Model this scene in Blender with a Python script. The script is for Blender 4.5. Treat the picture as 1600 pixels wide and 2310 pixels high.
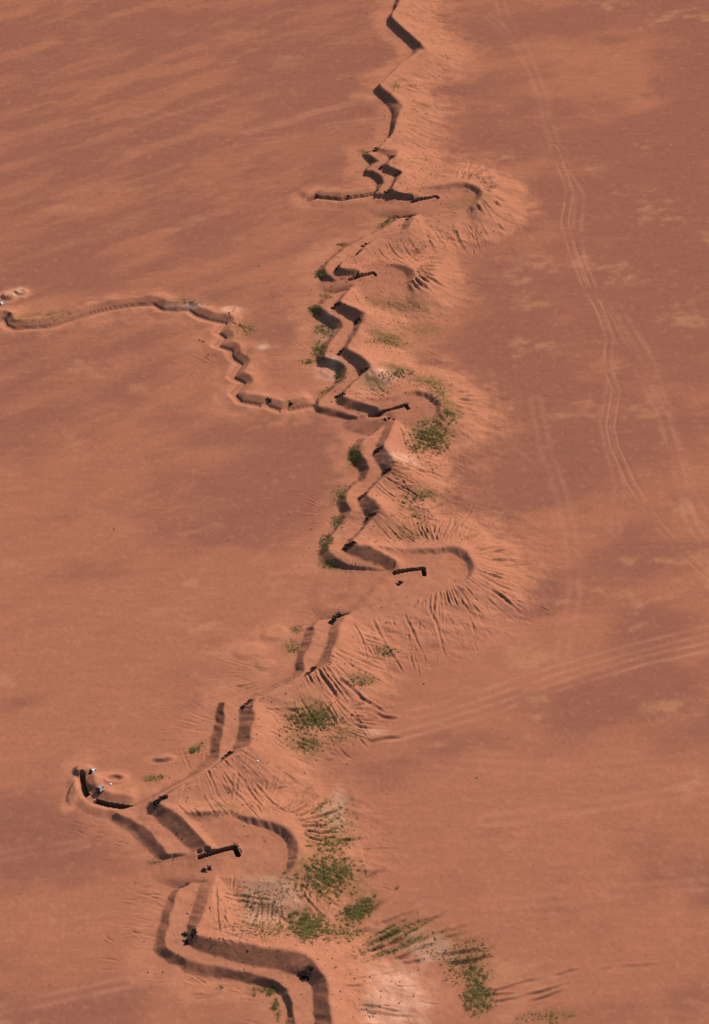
import bpy, math, random
import numpy as np
from mathutils import Vector

# ------------------------------------------------------------------ scene, camera, sky, sun
for o in list(bpy.data.objects):
    bpy.data.objects.remove(o)
scene = bpy.context.scene
COL = scene.collection
R = math.radians
rng = np.random.default_rng(11)
random.seed(5)

W, HGT, F = 1600.0, 2310.0, 4500.0        # photograph size and focal length in its pixels
PITCH, CAMZ = R(45.0), 370.0              # the aircraft: 370 m up, looking 45 degrees down
cam_d = bpy.data.cameras.new('camera')
cam_d.sensor_fit = 'VERTICAL'
cam_d.sensor_height = 36.0
cam_d.lens = 36.0 * F / HGT
cam_d.clip_start = 1.0
cam_d.clip_end = 40000.0
cam = bpy.data.objects.new('camera', cam_d)
cam.location = (0, 0, CAMZ)
cam.rotation_euler = (math.pi / 2 - PITCH, 0, 0)
COL.objects.link(cam)
scene.camera = cam

SUN_EL, SUN_AZ = R(45.0), R(49.0)         # azimuth from +Y towards +X
world = bpy.data.worlds.new('World')
scene.world = world
world.use_nodes = True
nt = world.node_tree
nt.nodes.clear()
sky = nt.nodes.new('ShaderNodeTexSky')
sky.sky_type = 'NISHITA'
sky.sun_disc = False
sky.sun_elevation = SUN_EL
sky.sun_rotation = SUN_AZ
sky.dust_density = 2.0
bg = nt.nodes.new('ShaderNodeBackground')
bg.inputs['Strength'].default_value = 0.125
out = nt.nodes.new('ShaderNodeOutputWorld')
nt.links.new(sky.outputs[0], bg.inputs['Color'])
nt.links.new(bg.outputs[0], out.inputs['Surface'])

sl = bpy.data.lights.new('sun', 'SUN')
sl.energy = 4.6
sl.angle = R(0.55)
sl.color = (1.0, 0.95, 0.87)
so = bpy.data.objects.new('sun', sl)
sd = Vector((math.cos(SUN_EL) * math.sin(SUN_AZ), math.cos(SUN_EL) * math.cos(SUN_AZ), math.sin(SUN_EL)))
so.rotation_euler = (-sd).to_track_quat('-Z', 'Y').to_euler()
so.location = (100, 300, 300)
COL.objects.link(so)

scene.view_settings.view_transform = 'Standard'
scene.view_settings.look = 'None'
scene.view_settings.exposure = -0.40
scene.view_settings.gamma = 1.0
scene.cycles.diffuse_bounces = 0
scene.render.resolution_x, scene.render.resolution_y = 709, 1024

# ------------------------------------------------------------------ survey helpers
cp, sp = math.cos(PITCH), math.sin(PITCH)
def ray(px, py):
    """direction of sight through a picture point, in the place's axes (x right, y away, z up)"""
    u, v = (px - W / 2) / F, (py - HGT / 2) / F
    return u, cp - v * sp, -sp - v * cp
def at(px, py, z=0.0):
    dx, dy, dz = ray(px, py)
    t = (z - CAMZ) / dz
    return np.array((dx * t, dy * t, z))
def pxm(py):
    """picture pixels for one metre at this picture height"""
    dx, dy, dz = ray(0, py)
    return F / (CAMZ / -dz)

# ------------------------------------------------------------------ noise
def vnoise(x, y, seed):
    xi, yi = np.floor(x).astype(np.int64), np.floor(y).astype(np.int64)
    xf, yf = x - xi, y - yi
    def h(a, b):
        n = (a * 374761393 + b * 668265263 + seed * 982451653) & 0x7fffffff
        n = ((n ^ (n >> 13)) * 1274126177) & 0x7fffffff
        n = (n ^ (n >> 16)) & 0xffff
        return n / 32767.5 - 1.0
    u, v = xf * xf * (3 - 2 * xf), yf * yf * (3 - 2 * yf)
    a, b, c, d = h(xi, yi), h(xi + 1, yi), h(xi, yi + 1), h(xi + 1, yi + 1)
    return (a + (b - a) * u) * (1 - v) + (c + (d - c) * u) * v
def fbm(x, y, scale, octv, seed, ax=1.0, ay=1.0, rot=0.0):
    c, s = math.cos(rot), math.sin(rot)
    xr, yr = (x * c + y * s) / (scale * ax), (-x * s + y * c) / (scale * ay)
    r, a, t = 0, 1.0, 0
    for i in range(octv):
        r = r + a * vnoise(xr, yr, seed + i * 17)
        t += a
        a *= 0.5
        xr, yr = xr * 2.03 + 3.1, yr * 2.03 + 7.7
    return r / t
def sstep(a, b, x):
    t = np.clip((x - a) / (b - a), 0, 1)
    return t * t * (3 - 2 * t)

# ------------------------------------------------------------------ survey grid of the ground
rows_px = np.concatenate([np.arange(2440, -95, -1.92)])
ys = np.array([at(800, p)[1] for p in rows_px])
near = np.array([-150, -60, 0, 60, 120, 165, 190])
far = ys[-1] + np.cumsum(6 * 1.16 ** np.arange(36))
ys = np.concatenate([near[near < ys[0] - 5], ys, far])
cols = np.arange(-960, 961, 1.92)
ext = 960 + np.cumsum(10 * 1.22 ** np.arange(40))
cols = np.concatenate([-ext[::-1], cols, ext])
NR, NC = len(ys), len(cols)
DEPTH = ys * cp + CAMZ * sp
X = cols[None, :] * (DEPTH / F)[:, None]
Y = np.repeat(ys[:, None], NC, 1)
print('grid', NR, NC)

def box(x0, x1, y0, y1):
    j0, j1 = np.searchsorted(ys, y0), np.searchsorted(ys, y1)
    if j1 <= j0:
        return None
    da, db = DEPTH[j0], DEPTH[min(j1, NR - 1)]
    lo, hi = min(x0 * F / da, x0 * F / db), max(x1 * F / da, x1 * F / db)
    i0, i1 = np.searchsorted(cols, lo), np.searchsorted(cols, hi)
    if i1 <= i0:
        return None
    return slice(max(j0 - 1, 0), j1 + 1), slice(max(i0 - 1, 0), i1 + 1)

Z = np.full((NR, NC), -50.0)               # earthworks, merged afterwards with the plain
ID = np.zeros((NR, NC), np.int32)
IDNAME = {0: None}
def new_id(key):
    i = len(IDNAME)
    IDNAME[i] = key
    return i

def tri(a, b, c, ident=None, mode='max'):
    b_ = box(min(a[0], b[0], c[0]), max(a[0], b[0], c[0]), min(a[1], b[1], c[1]), max(a[1], b[1], c[1]))
    if b_ is None:
        return
    x, y = X[b_], Y[b_]
    d = (b[1] - c[1]) * (a[0] - c[0]) + (c[0] - b[0]) * (a[1] - c[1])
    if abs(d) < 1e-9:
        return
    l1 = ((b[1] - c[1]) * (x - c[0]) + (c[0] - b[0]) * (y - c[1])) / d
    l2 = ((c[1] - a[1]) * (x - c[0]) + (a[0] - c[0]) * (y - c[1])) / d
    l3 = 1 - l1 - l2
    e = -1e-4
    m = (l1 >= e) & (l2 >= e) & (l3 >= e)
    zz = l1 * a[2] + l2 * b[2] + l3 * c[2]
    zt, it = Z[b_], ID[b_]
    k = m & (zz > zt) if mode == 'max' else m
    zt[k] = zz[k]
    if ident is not None:
        it[k] = ident
def strip(P, Q, ident):
    for k in range(len(P) - 1):
        tri(P[k], Q[k], P[k + 1], ident)
        tri(Q[k], Q[k + 1], P[k + 1], ident)

def seg_field(pts, reach, closed=False):
    """distance to a line of points, the height and the side of its nearest piece"""
    D = np.full((NR, NC), 1e3, np.float32); S = np.zeros((NR, NC), np.int8); ZC = np.zeros((NR, NC), np.float32); T = None
    acc = 0.0
    for k in range(len(pts) - 1):
        a, b = pts[k], pts[k + 1]
        L = math.hypot(b[0] - a[0], b[1] - a[1])
        if L < 1e-6:
            continue
        b_ = box(min(a[0], b[0]) - reach, max(a[0], b[0]) + reach, min(a[1], b[1]) - reach, max(a[1], b[1]) + reach)
        if b_ is None:
            acc += L
            continue
        x, y = X[b_] - a[0], Y[b_] - a[1]
        ux, uy = (b[0] - a[0]) / L, (b[1] - a[1]) / L
        t = np.clip(x * ux + y * uy, 0, L)
        d = np.hypot(x - t * ux, y - t * uy)
        m = d < D[b_]
        D[b_][m] = d[m]
        S[b_][m] = np.where(ux * y - uy * x > 0, 1, -1)[m]
        ZC[b_][m] = (a[2] + (b[2] - a[2]) * t / L)[m]
        acc += L
    return D, S, ZC, T

def inside(poly):
    poly = np.asarray(poly)
    m = np.zeros((NR, NC), bool)
    b_ = box(poly[:, 0].min(), poly[:, 0].max(), poly[:, 1].min(), poly[:, 1].max())
    if b_ is None:
        return m
    x, y = X[b_], Y[b_]
    r = np.zeros(x.shape, bool)
    n = len(poly)
    for i in range(n):
        x0, y0 = poly[i][:2]; x1, y1 = poly[(i + 1) % n][:2]
        if abs(y1 - y0) < 1e-9:
            continue
        c = ((y0 > y) != (y1 > y)) & (x < (x1 - x0) * (y - y0) / (y1 - y0) + x0)
        r ^= c
    m[b_] = r
    return m

# ------------------------------------------------------------------ survey of the berm: toe, ledge edge, foot of upper face, crest
S1 = [[(650,2420),(676,2420),(722,2420),(760,2420)], [(650,2345),(672,2345),(716,2345),(754,2345)], [(647,2310),(666,2310),(711,2310),(750,2310)],
 [(648,2270),(660,2265),(706,2263),(743,2263)], [(632,2238),(648,2235),(702,2222),(738,2214)], [(612,2224),(630,2216),(692,2206),(724,2190)],
 [(563,2223),(590,2201),(640,2192),(690,2153)], [(518,2208),(530,2189),(580,2180),(606,2138)], [(468,2207),(470,2177),(515,2166),(530,2125)],
 [(420,2192),(420,2164),(455,2148),(465,2116)], [(350,2152),(376,2138),(420,2126),(440,2104)], [(351,2112),(376,2101),(428,2075),(453,2075)],
 [(370,2050),(388,2051),(438,2045),(464,2045)], [(387,2015),(399,2011),(448,2005),(474,2005)], [(396,2006),(401,2005),(461,1978),(487,1972)]]
S2 = [[(361,1938),(380,1930),(436,1924),(474,1912)], [(328,1916),(349,1888),(404,1892),(438,1873)], [(301,1890),(321,1862),(368,1862),(402,1836)],
 [(270,1865),(290,1845),(343,1840),(370,1819)], [(246,1842),(264,1832),(330,1822),(352,1808)], [(300,1814),(308,1808),(340,1806),(366,1800)],
 [(341,1772),(352,1766),(415,1768),(434,1757)], [(386,1745),(400,1737),(468,1740),(480,1732)], [(448,1708),(463,1700),(502,1712),(512,1708)],
 [(478,1682),(496,1680),(524,1693),(562,1682)], [(480,1647),(503,1645),(536,1655),(565,1650)], [(484,1622),(506,1625),(541,1623),(575,1616)],
 [(494,1586),(506,1585),(543,1598),(569,1596)], [(526,1572),(536,1568),(566,1580),(576,1575)], [(553,1559),(562,1555),(598,1570),(607,1564)],
 [(593,1541),(602,1536),(638,1553),(648,1547)], [(632,1526),(640,1521),(672,1537),(682,1530)], [(652,1509),(660,1503),(694,1519),(708,1514)],
 [(668,1492),(686,1482),(713,1502),(744,1496)], [(678,1464),(699,1458),(728,1472),(748,1466)], [(681,1436),(707,1432),(740,1444),(762,1438)],
 [(697,1411),(710,1408),(745,1412),(768,1408)], [(724,1399),(730,1395),(765,1392),(785,1384)]]
S3 = [[(776,1281),(784,1277),(889,1292),(896,1264)], [(742,1277),(774,1268),(850,1276),(868,1250)], [(722,1268),(750,1250),(812,1260),(838,1234)],
 [(716,1250),(741,1237),(785,1250),(812,1230)], [(720,1232),(741,1228),(774,1240),(794,1224)], [(736,1213),(746,1213),(787,1218),(803,1211)],
 [(752,1194),(760,1193),(808,1201),(818,1195)], [(767,1172),(777,1172),(822,1182),(838,1174)], [(754,1160),(786,1163),(826,1166),(852,1158)],
 [(746,1148),(794,1152),(818,1152),(858,1147)], [(748,1132),(784,1138),(809,1138),(846,1131)], [(764,1119),(779,1121),(809,1127),(828,1117)],
 [(775,1108),(785,1108),(822,1111),(836,1104)], [(792,1093),(801,1093),(844,1090),(856,1085)], [(806,1076),(822,1081),(860,1073),(876,1068)],
 [(806,1060),(833,1058),(863,1060),(886,1056)], [(790,1046),(830,1043),(852,1045),(891,1046)], [(779,1032),(820,1031),(843,1034),(884,1031)],
 [(784,1020),(811,1020),(842,1022),(870,1014)], [(793,1008),(811,1008),(848,1007),(866,1002)], [(808,993),(818,996),(855,989),(877,981)],
 [(821,987),(826,986),(868,962),(888,955)], [(829,984),(833,983),(872,952),(890,946)]]
S4 = [[(794,945),(803,940),(850,936),(856,918)], [(770,942),(785,932),(812,926),(826,909)], [(740,936),(755,922),(780,920),(800,902)],
 [(709,927),(720,917),(757,908),(774,893)], [(712,906),(722,902),(764,891),(778,884)], [(735,882),(745,882),(788,869),(798,862)],
 [(755,866),(768,862),(810,849),(820,842)], [(756,850),(781,845),(813,839),(830,834)], [(755,836),(783,834),(805,828),(836,824)],
 [(742,825),(775,822),(788,812),(816,803)], [(716,815),(738,809),(768,800),(790,789)], [(714,800),(731,801),(770,788),(784,781)],
 [(722,774),(742,778),(786,760),(800,757)], [(742,752),(760,753),(802,733),(815,728)], [(750,742),(774,737),(800,727),(818,721)],
 [(738,732),(768,722),(790,716),(821,705)], [(716,718),(742,706),(768,702),(800,694)], [(700,697),(722,694),(754,692),(774,684)],
 [(702,685),(724,688),(758,681),(770,676)], [(722,672),(738,676),(774,663),(784,657)], [(742,660),(750,662),(786,650),(794,645)]]
S5 = [[(742,632),(752,630),(800,625),(808,606)], [(708,621),(738,618),(758,617),(770,604)], [(714,606),(735,604),(756,608),(766,599)],
 [(728,596),(738,594),(768,594),(778,588)], [(753,574),(764,572),(796,580),(806,574)], [(780,553),(790,552),(818,560),(828,552)],
 [(810,539),(818,537),(850,537),(862,528)], [(842,522),(860,517),(904,521),(918,516)], [(868,506),(882,505),(910,504),(928,500)], [(893,492),(900,490),(922,488),(938,484)]]
S6 = [[(840,441),(846,439),(925,449),(940,436)], [(844,434),(850,434),(872,438),(890,430)], [(848,424),(860,421),(876,427),(884,423)],
 [(851,408),(866,408),(886,411),(893,407)], [(845,397),(860,395),(895,395),(906,390)], [(830,393),(842,387),(880,389),(900,383)],
 [(818,388),(826,384),(860,381),(876,375)], [(830,373),(840,372),(866,370),(876,365)], [(836,367),(854,363),(880,357),(893,352)],
 [(818,353),(832,347),(862,347),(896,341)], [(818,345),(826,342),(846,341),(857,335)]]
S7 = [[(844,341),(851,335)], [(862,325),(867,317)], [(877,309),(887,300)], [(880,282),(893,276)], [(882,256),(902,250)], [(868,230),(909,239)],
 [(852,215),(884,214)], [(839,204),(857,190)], [(866,181),(873,174)], [(900,147),(907,140)], [(930,123),(945,115)], [(926,103),(960,110)],
 [(900,75),(928,80)], [(871,49),(884,39)], [(886,23),(894,15)], [(894,1),(903,-4)], [(903,-30),(914,-36)], [(874,-70),(900,-80)]]
H1, H2 = 1.8, 2.9
def fit(p, q, z0, lo, hi, slope):
    # height of a face whose foot and top edge are both known in the picture
    h = lo
    for _ in range(25):
        a_, b_ = at(*p, z0), at(*q, z0 + h)
        h = min(hi, max(lo, .5 * h + .5 * slope * math.hypot(b_[0] - a_[0], b_[1] - a_[1])))
    return h
def dense(P, jit, n=4):
    Q = []
    for i in range(len(P) - 1):
        p0, p1, p2, p3 = P[max(i - 1, 0)], P[i], P[i + 1], P[min(i + 2, len(P) - 1)]
        for t_ in np.arange(n) / n:
            c = .5 * (2 * p1 + (p2 - p0) * t_ + (2 * p0 - 5 * p1 + 4 * p2 - p3) * t_ ** 2 + (3 * p1 - p0 - 3 * p2 + p3) * t_ ** 3)
            l = p1 + (p2 - p1) * t_
            q = .62 * c + .38 * l
            Q.append(q + np.array((rng.normal(0, jit), rng.normal(0, jit), rng.normal(0, jit * .3))))
    Q.append(P[-1])
    return Q
sec_crest, sec_rows = [], []
for i in (5, 6, 7, 8, 13, 14, 15, 16, 17):      # stretches without a ledge: one slope up to the foot of the crest
    r = S2[i]
    r[1] = (r[0][0] + .82 * (r[2][0] - r[0][0]), r[0][1] + .82 * (r[2][1] - r[0][1]))
for k, S in enumerate([S1, S2, S3, S4, S5, S6, S7]):
    if len(S[0]) == 2:
        A = [at(*r[0], 0.0) for r in S]
        Dc = [at(*r[1], 2.7) for r in S]
        B = [a + (d - a) * 0.35 for a, d in zip(A, Dc)]
        C = [a + (d - a) * 0.37 for a, d in zip(A, Dc)]
    else:
        def even(v):
            for _ in range(2):
                v = [(v[max(i - 1, 0)] + 2 * v[i] + v[min(i + 1, len(v) - 1)]) / 4 for i in range(len(v))]
            return v
        hb = even([fit(r[0], r[1], 0.0, 1.4, 2.6, .76) for r in S])
        hd = even([fit(r[2], r[3], h, 2.1, 3.4, .78) for r, h in zip(S, hb)])
        hd[-1] *= .4; hd[-2] *= .7
        if S is S2:
            hd[0] *= .55; hd[1] *= .85
        A = [at(*r[0], 0.0) for r in S]; B = [at(*r[1], h) for r, h in zip(S, hb)]
        C = [at(*r[2], h + .1) for r, h in zip(S, hb)]; Dc = [at(*r[3], h + d) for r, h, d in zip(S, hb, hd)]
        for i in range(len(A)):      # where the toe lies far out the face stays as steep and ends sooner
            run = math.hypot(*(B[i] - A[i])[:2]); most = hb[i] / .72
            if run > most:
                A[i] = B[i] + (A[i] - B[i]) * (most / run); A[i][2] = 0.0
    A, B, C, Dc = dense(A, .2), dense(B, .11), dense(C, .15), dense(Dc, .09)
    sec_rows.append((A, B, C, Dc)); sec_crest.append(Dc)

# curved emplacement banks: foot of inner face, crest
HP, HA = 2.3, 1.7
ARC = {
 5: [[(521,1841),(525,1831)], [(552,1858),(552,1841)], [(589,1866),(582,1848)], [(619,1879),(618,1856)], [(640,1895),(643,1867)], [(647,1910),(661,1884)],
     [(649,1924),(673,1910)], [(649,1942),(668,1936)], [(646,1958),(659,1959)], [(632,1978),(638,1980)], [(618,1988),(623,1988)]],
 4: [[(905,1247),(908,1240)], [(952,1252),(952,1238)], [(994,1251),(994,1236)], [(1014,1247),(1022,1231)], [(1034,1255),(1046,1240)], [(1051,1271),(1063,1260)],
     [(1056,1288),(1070,1280)], [(1053,1303),(1064,1298)], [(1044,1310),(1050,1311)], [(1022,1322),(1026,1323)]],
 3: [[(878,905),(878,898)], [(912,898),(912,886)], [(942,892),(940,880)], [(964,901),(964,886)], [(979,912),(982,897)], [(983,922),(995,911)], [(981,932),(992,927)], [(972,940),(978,940)]],
 2: [[(858,601),(859,593)], [(897,608),(901,596)], [(912,617),(920,602)], [(916,624),(935,613)], [(915,632),(932,630)], [(908,640),(920,641)]],
 1: [[(950,430),(953,423)], [(998,427),(999,417)], [(1046,423),(1042,411)], [(1067,431),(1067,416)], [(1075,440),(1087,430)], [(1073,448),(1086,444)], [(1066,455),(1074,456)], [(1048,467),(1052,467)]]}
arc_in, arc_crest = {}, {}
for k, rows in ARC.items():
    arc_in[k] = dense([at(*r[0], HP) for r in rows], .15)
    ah = [fit(r[0], r[1], HP, .3, 1.8, .8) for r in rows]
    ah = [(ah[max(i - 1, 0)] + 2 * ah[i] + ah[min(i + 1, len(ah) - 1)]) / 4 for i in range(len(ah))]
    ah[0] = .3; ah[-1] = .4
    arc_crest[k] = dense([at(*r[1], HP + h) for r, h in zip(rows, ah)], .09)

# the outer side of the whole line (to the right), for the long outer slopes
secs = dict(zip((1, 2, 3, 4, 5, 6, 7), sec_crest))
EDGE = {5: [], 4: [at(830, 1366, 2.3), at(900, 1354, 2.3), at(960, 1347, 2.3)], 3: [at(915, 950, 2.3)], 2: [at(820, 655, 2.3), at(870, 654, 2.3)], 1: [at(960, 492, 2.3), at(1010, 482, 2.3)]}
right_line = list(secs[1])
for k, s_, j in ((5, 2, 8), (4, 3, 8), (3, 4, 8), (2, 5, 4), (1, 6, 4)):
    right_line += EDGE[k] + arc_crest[k][::-1] + secs[s_][j:]
right_line += secs[7]
OUT = inside(right_line + [np.array((5000, right_line[-1][1], 0)), np.array((5000, right_line[0][1], 0))])
PLAT = {k: [secs[s0][-1]] + EDGE[k] + arc_crest[k][::-1] + secs[s1][:j + 1][::-1] for k, s0, s1, j in ((5, 1, 2, 8), (4, 2, 3, 8), (3, 3, 4, 8), (2, 4, 5, 4), (1, 5, 6, 4))}
# ramps climbing from the plain on the left up to each platform: (low point, high point) rows
RAMP = {5: [[(395,2004),(470,1985)], [(345,1985),(478,1965)], [(340,1950),(466,1940)], [(362,1936),(446,1922)]],
        4: [[(724,1398),(800,1380)], [(700,1370),(880,1345)], [(690,1330),(900,1318)], [(720,1290),(893,1296)], [(772,1280),(889,1290)]],
        3: [[(830,984),(885,950)], [(780,970),(868,948)], [(770,955),(855,940)], [(794,945),(850,935)]],
        2: [[(744,660),(800,650)], [(715,652),(798,642)], [(715,640),(795,634)], [(744,632),(800,626)]],
        1: [[(893,491),(940,484)], [(850,488),(930,474)], [(810,470),(928,462)], [(820,446),(926,450)]]}
PIT = {5: [(450,1934),(489,1923),(529,1912),(537,1930)], 4: [(890,1294),(924,1287),(955,1283),(957,1297)], 3: [(848,932),(882,924),(915,914),(920,922)],
       2: [(789,630),(815,624),(842,616),(847,622)], 1: [(930,455),(957,449),(984,443),(988,447)]}

# --- plain
base = fbm(X, Y, 60, 3, 3) * 0.5 + fbm(X, Y, 14, 3, 9, 2.2, 1.0, R(12)) * 0.09
base = base + fbm(X, Y, 4.6, 4, 71, 4.2, 1.0, R(31)) * .24 * np.exp(-(((X + 60) / 90) ** 2 + ((Y - 600) / 170) ** 2))
# --- outer slopes
reach = 30
Dcr, _, Zcr, _ = seg_field(right_line, reach)
wob = fbm(X, Y, 9, 3, 21)
slopeL = 17 + 4.5 * wob
t = np.clip((Dcr - 0.6) / slopeL, 0, 1)
flank = Zcr * (1 - t) ** 1.55
rough_f = sstep(1.5, 6, Dcr) * (1 - sstep(16, 26, Dcr)) * OUT
Z = np.where(OUT, np.maximum(Z, flank), Z)
def blur(a, n=1):
    for _ in range(n):
        b = a.copy()
        b[1:-1] = (a[:-2] + 2 * a[1:-1] + a[2:]) / 4
        a = b.copy()
        a[:, 1:-1] = (b[:, :-2] + 2 * b[:, 1:-1] + b[:, 2:]) / 4
    return a
zf = blur(np.where(OUT, Z, np.where(Dcr < 3, Zcr, 0)), 26)
wf = sstep(.8, 3.5, Dcr)
Z = np.where(OUT, Z * (1 - wf) + zf * wf, Z)
flank_m = OUT & (Dcr < 9 + 3 * wob)
# nearest bank owns its outer slope
own = np.zeros((NR, NC), np.int32)
bestd = np.full((NR, NC), 1e3)
fl_ids = {}
for k in range(1, 8):
    d = seg_field(secs[k], 14)[0]
    i = new_id(('berm', k, 'outer_slope'))
    m = (d < bestd) & flank_m
    own[m] = i; bestd[m] = d[m]
for k in range(1, 6):
    d = seg_field(arc_crest[k], 14)[0]
    i = new_id(('emp', k, 'outer_slope'))
    m = (d < bestd) & flank_m
    own[m] = i; bestd[m] = d[m]
ID = np.where(own > 0, own, ID).astype(np.int32)
# --- platforms and ramps
for k in range(1, 6):
    ip = new_id(('emp', k, 'platform')); ir = new_id(('emp', k, 'ramp')); ia = new_id(('emp', k, 'curved_bank'))
    m = inside(PLAT[k])
    d = seg_field([p for p in secs[k + 1 if k == 99 else {5: 2, 4: 3, 3: 4, 2: 5, 1: 6}[k]][:13]], 12)
    roll = d[2] * np.clip(1 - (d[0] - .3) / 5.5, 0, 1) ** 1.5
    d0 = seg_field([secs[{5: 1, 4: 2, 3: 3, 2: 4, 1: 5}[k]][-1]] + EDGE[k][:1] + [arc_crest[k][-1]], 8)
    zz = np.maximum(HP + 0.12 * wob, np.maximum(roll, np.where(d0[0] < 8, d0[2] * np.clip(1 - d0[0] / 6, 0, 1), 0)))
    k_ = m & (zz > -40)
    Z[k_] = np.maximum(zz, np.where(OUT, -50, -50))[k_]
    ID[k_] = ip
    lo, hi = [at(*r[0], 0.0) for r in RAMP[k]], [at(*r[1], HP) for r in RAMP[k]]
    strip(lo, hi, ir)
    strip(hi, [p + np.array(({5: 3.2, 4: 2.2, 3: 2.2, 2: 1.6, 1: 1.8}[k], .3, 0)) for p in hi], ip)
    strip(arc_in[k], arc_crest[k], ia)
# --- berm faces
for k, (A, B, C, Dc) in enumerate(sec_rows, 1):
    if k == 7:
        strip(A, Dc, new_id(('berm', k, 'upper_face')))
        continue
    strip(A, B, new_id(('berm', k, 'lower_face')))
    strip(B, C, new_id(('berm', k, 'ledge')))
    strip(C, Dc, new_id(('berm', k, 'upper_face')))
Z = np.maximum(Z, 0.0)
work = sstep(0.12, 0.55, Z)
Z = Z + base * (1 - .75 * work)

core = blur(work, 2)
PLAIN_IDS = [i for i, k in IDNAME.items() if k and k[0] == 'emp' and k[2] in ('ramp', 'platform')]
edge = blur((~np.isin(ID, [i for i, k in IDNAME.items() if k and k[2] in ('lower_face', 'upper_face', 'ledge', 'curved_bank')])).astype(float), 2)
zr = blur(Z, 14)
near_r = blur(np.isin(ID, PLAIN_IDS).astype(float), 10) * sstep(.9, 1.0, edge)
Z = np.where(core > 0.01, blur(Z, 1), Z)
Z = Z * (1 - np.clip(near_r * 1.5, 0, 1)) + zr * np.clip(near_r * 1.5, 0, 1)

# worn and crumbled earth on the works
lump = fbm(X, Y, 1.7, 3, 31) * 0.10 + fbm(X, Y, 4.5, 2, 35) * 0.16
Z += lump * blur(work, 4) * np.clip(core, 0, 1)
Z += fbm(X, Y, 0.9, 2, 41) * 0.022
Z += rough_f * (fbm(X, Y, 2.2, 4, 43, 2.6, .8, R(-20)) * .26 + np.abs(fbm(X, Y, 1.3, 3, 47)) * .14)

# zones of ground colour: fresh sand, pale ground, crust, scrub soil
fresh = np.zeros((NR, NC)); pale = np.zeros((NR, NC)); scrub = np.zeros((NR, NC)); rut = np.zeros((NR, NC))
DL, SL_, _, _ = seg_field([p for k in range(1, 8) for p in sec_rows[k - 1][0]], 25)
fresh = np.maximum(fresh, np.where(OUT, (1 - sstep(2, 24, Dcr + 9 * wob)) * .85, 0))
fresh = np.maximum(fresh, (1 - sstep(.5, 9, DL + 5 * wob)) * 0.65)
fresh = np.maximum(fresh, np.clip(core, 0, 1) * 0.9)

# --- narrow trenches with thrown-up banks on both sides
def trench(path, key, width, depth, hi_bank, lo_bank, hi_w=2.3, gaps=()):
    pts = [at(*p, 0.0) for p in path]
    D, S, _, T = seg_field(pts, 14)
    w1 = fbm(X, Y, 3.0, 2, 51)
    e = D - width / 2
    up = S > 0
    prof = lambda e, h, w, o: h * np.clip(e / w, 0, 1) ** 0.95 * np.clip(1 - (e - w - .5) / o, 0, 1) ** 1.4
    bank = np.where(up, prof(e, hi_bank * (1 + .25 * w1), hi_w, 5.5), prof(e, lo_bank * (1 + .5 * w1), .9, 3.2))
    for q_, r_ in ((pts[0], pts[1]), (pts[-1], pts[-2])):
        v_ = (q_ - r_)[:2] / np.hypot(*(q_ - r_)[:2])
        bey = (X - q_[0]) * v_[0] + (Y - q_[1]) * v_[1]
        near_ = np.hypot(X - q_[0], Y - q_[1]) < 14
        bank = np.where(near_, bank * (1 - sstep(-1.5, 1.5, bey)), bank)
    bank = np.where(e > 0, bank, 0)
    mb = (e > -0.05) & (bank > 0.05)
    global Z, ID, fresh
    Z = np.where(e > 0, np.maximum(Z, Z * .4 + bank), Z)
    cut = np.clip(-e / 0.16, 0, 1)
    for g in gaps:
        gx = at(*g, 0)
        cut = cut * (np.hypot(X - gx[0], Y - gx[1]) > 1.1)
    Z = Z - depth * cut
    i1, i2, i3 = new_id(key + ('channel',)), new_id(key + ('high_bank',)), new_id(key + ('low_bank',))
    ID[(e <= 0) & (D < 50)] = i1
    ID[mb & up & (ID != i1)] = i2
    ID[mb & ~up & (ID != i1)] = i3
    fresh = np.maximum(fresh, (1 - sstep(1.0, 7.5, D + 4 * wob)) * 0.85)
TR1 = [(-150,760),(-60,738),(-12,726),(8,722),(14,735),(32,743),(80,741),(115,738),(165,723),(205,709),(250,699),(300,691),(346,688),(366,700),(398,702),(426,701),(442,713),(471,723),(507,730),
       (490,751),(506,763),(489,781),(521,792),(520,801),(526,811),(543,822),(523,852),(549,865),(527,890),(543,908),(592,916),(603,917),(636,928),(650,926),(676,922),(704,916)]
trench(TR1[::1], ('trench', 1), 1.5, 2.8, 1.25, 0.5, 2.0, gaps=[(596,917),(640,927)])
TR2 = [(696,452),(713,445),(745,448),(771,451),(783,448),(826,442),(848,437)]
trench(TR2, ('trench', 2), 1.4, 2.2, .9, 0.5, 1.6)
TR3 = [(186,1752),(188,1775),(195,1794),(206,1803),(218,1810),(243,1817),(296,1825)]
trench(TR3, ('trench', 3), 1.25, 2.0, 1.2, .7, 2.0, gaps=[(207,1803)])

# --- narrow vehicle and weapon pits cut into the platforms, each with a short arm at its right end
for k, q in PIT.items():
    P = [at(*p, HP) for p in q]
    d = seg_field(P, 4)[0]
    wd = .47 * (1 + .3 * wob)
    m = d < wd
    lip = (d >= wd) & (d < wd + 1.0)
    ID[m] = new_id(('emp', k, 'vehicle_pit'))
    Z = np.where(m, Z - 2.9 * np.clip((wd - d) / 0.14, 0, 1), Z + np.where(lip, .18 * (1 - (d - wd)), 0))

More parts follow.
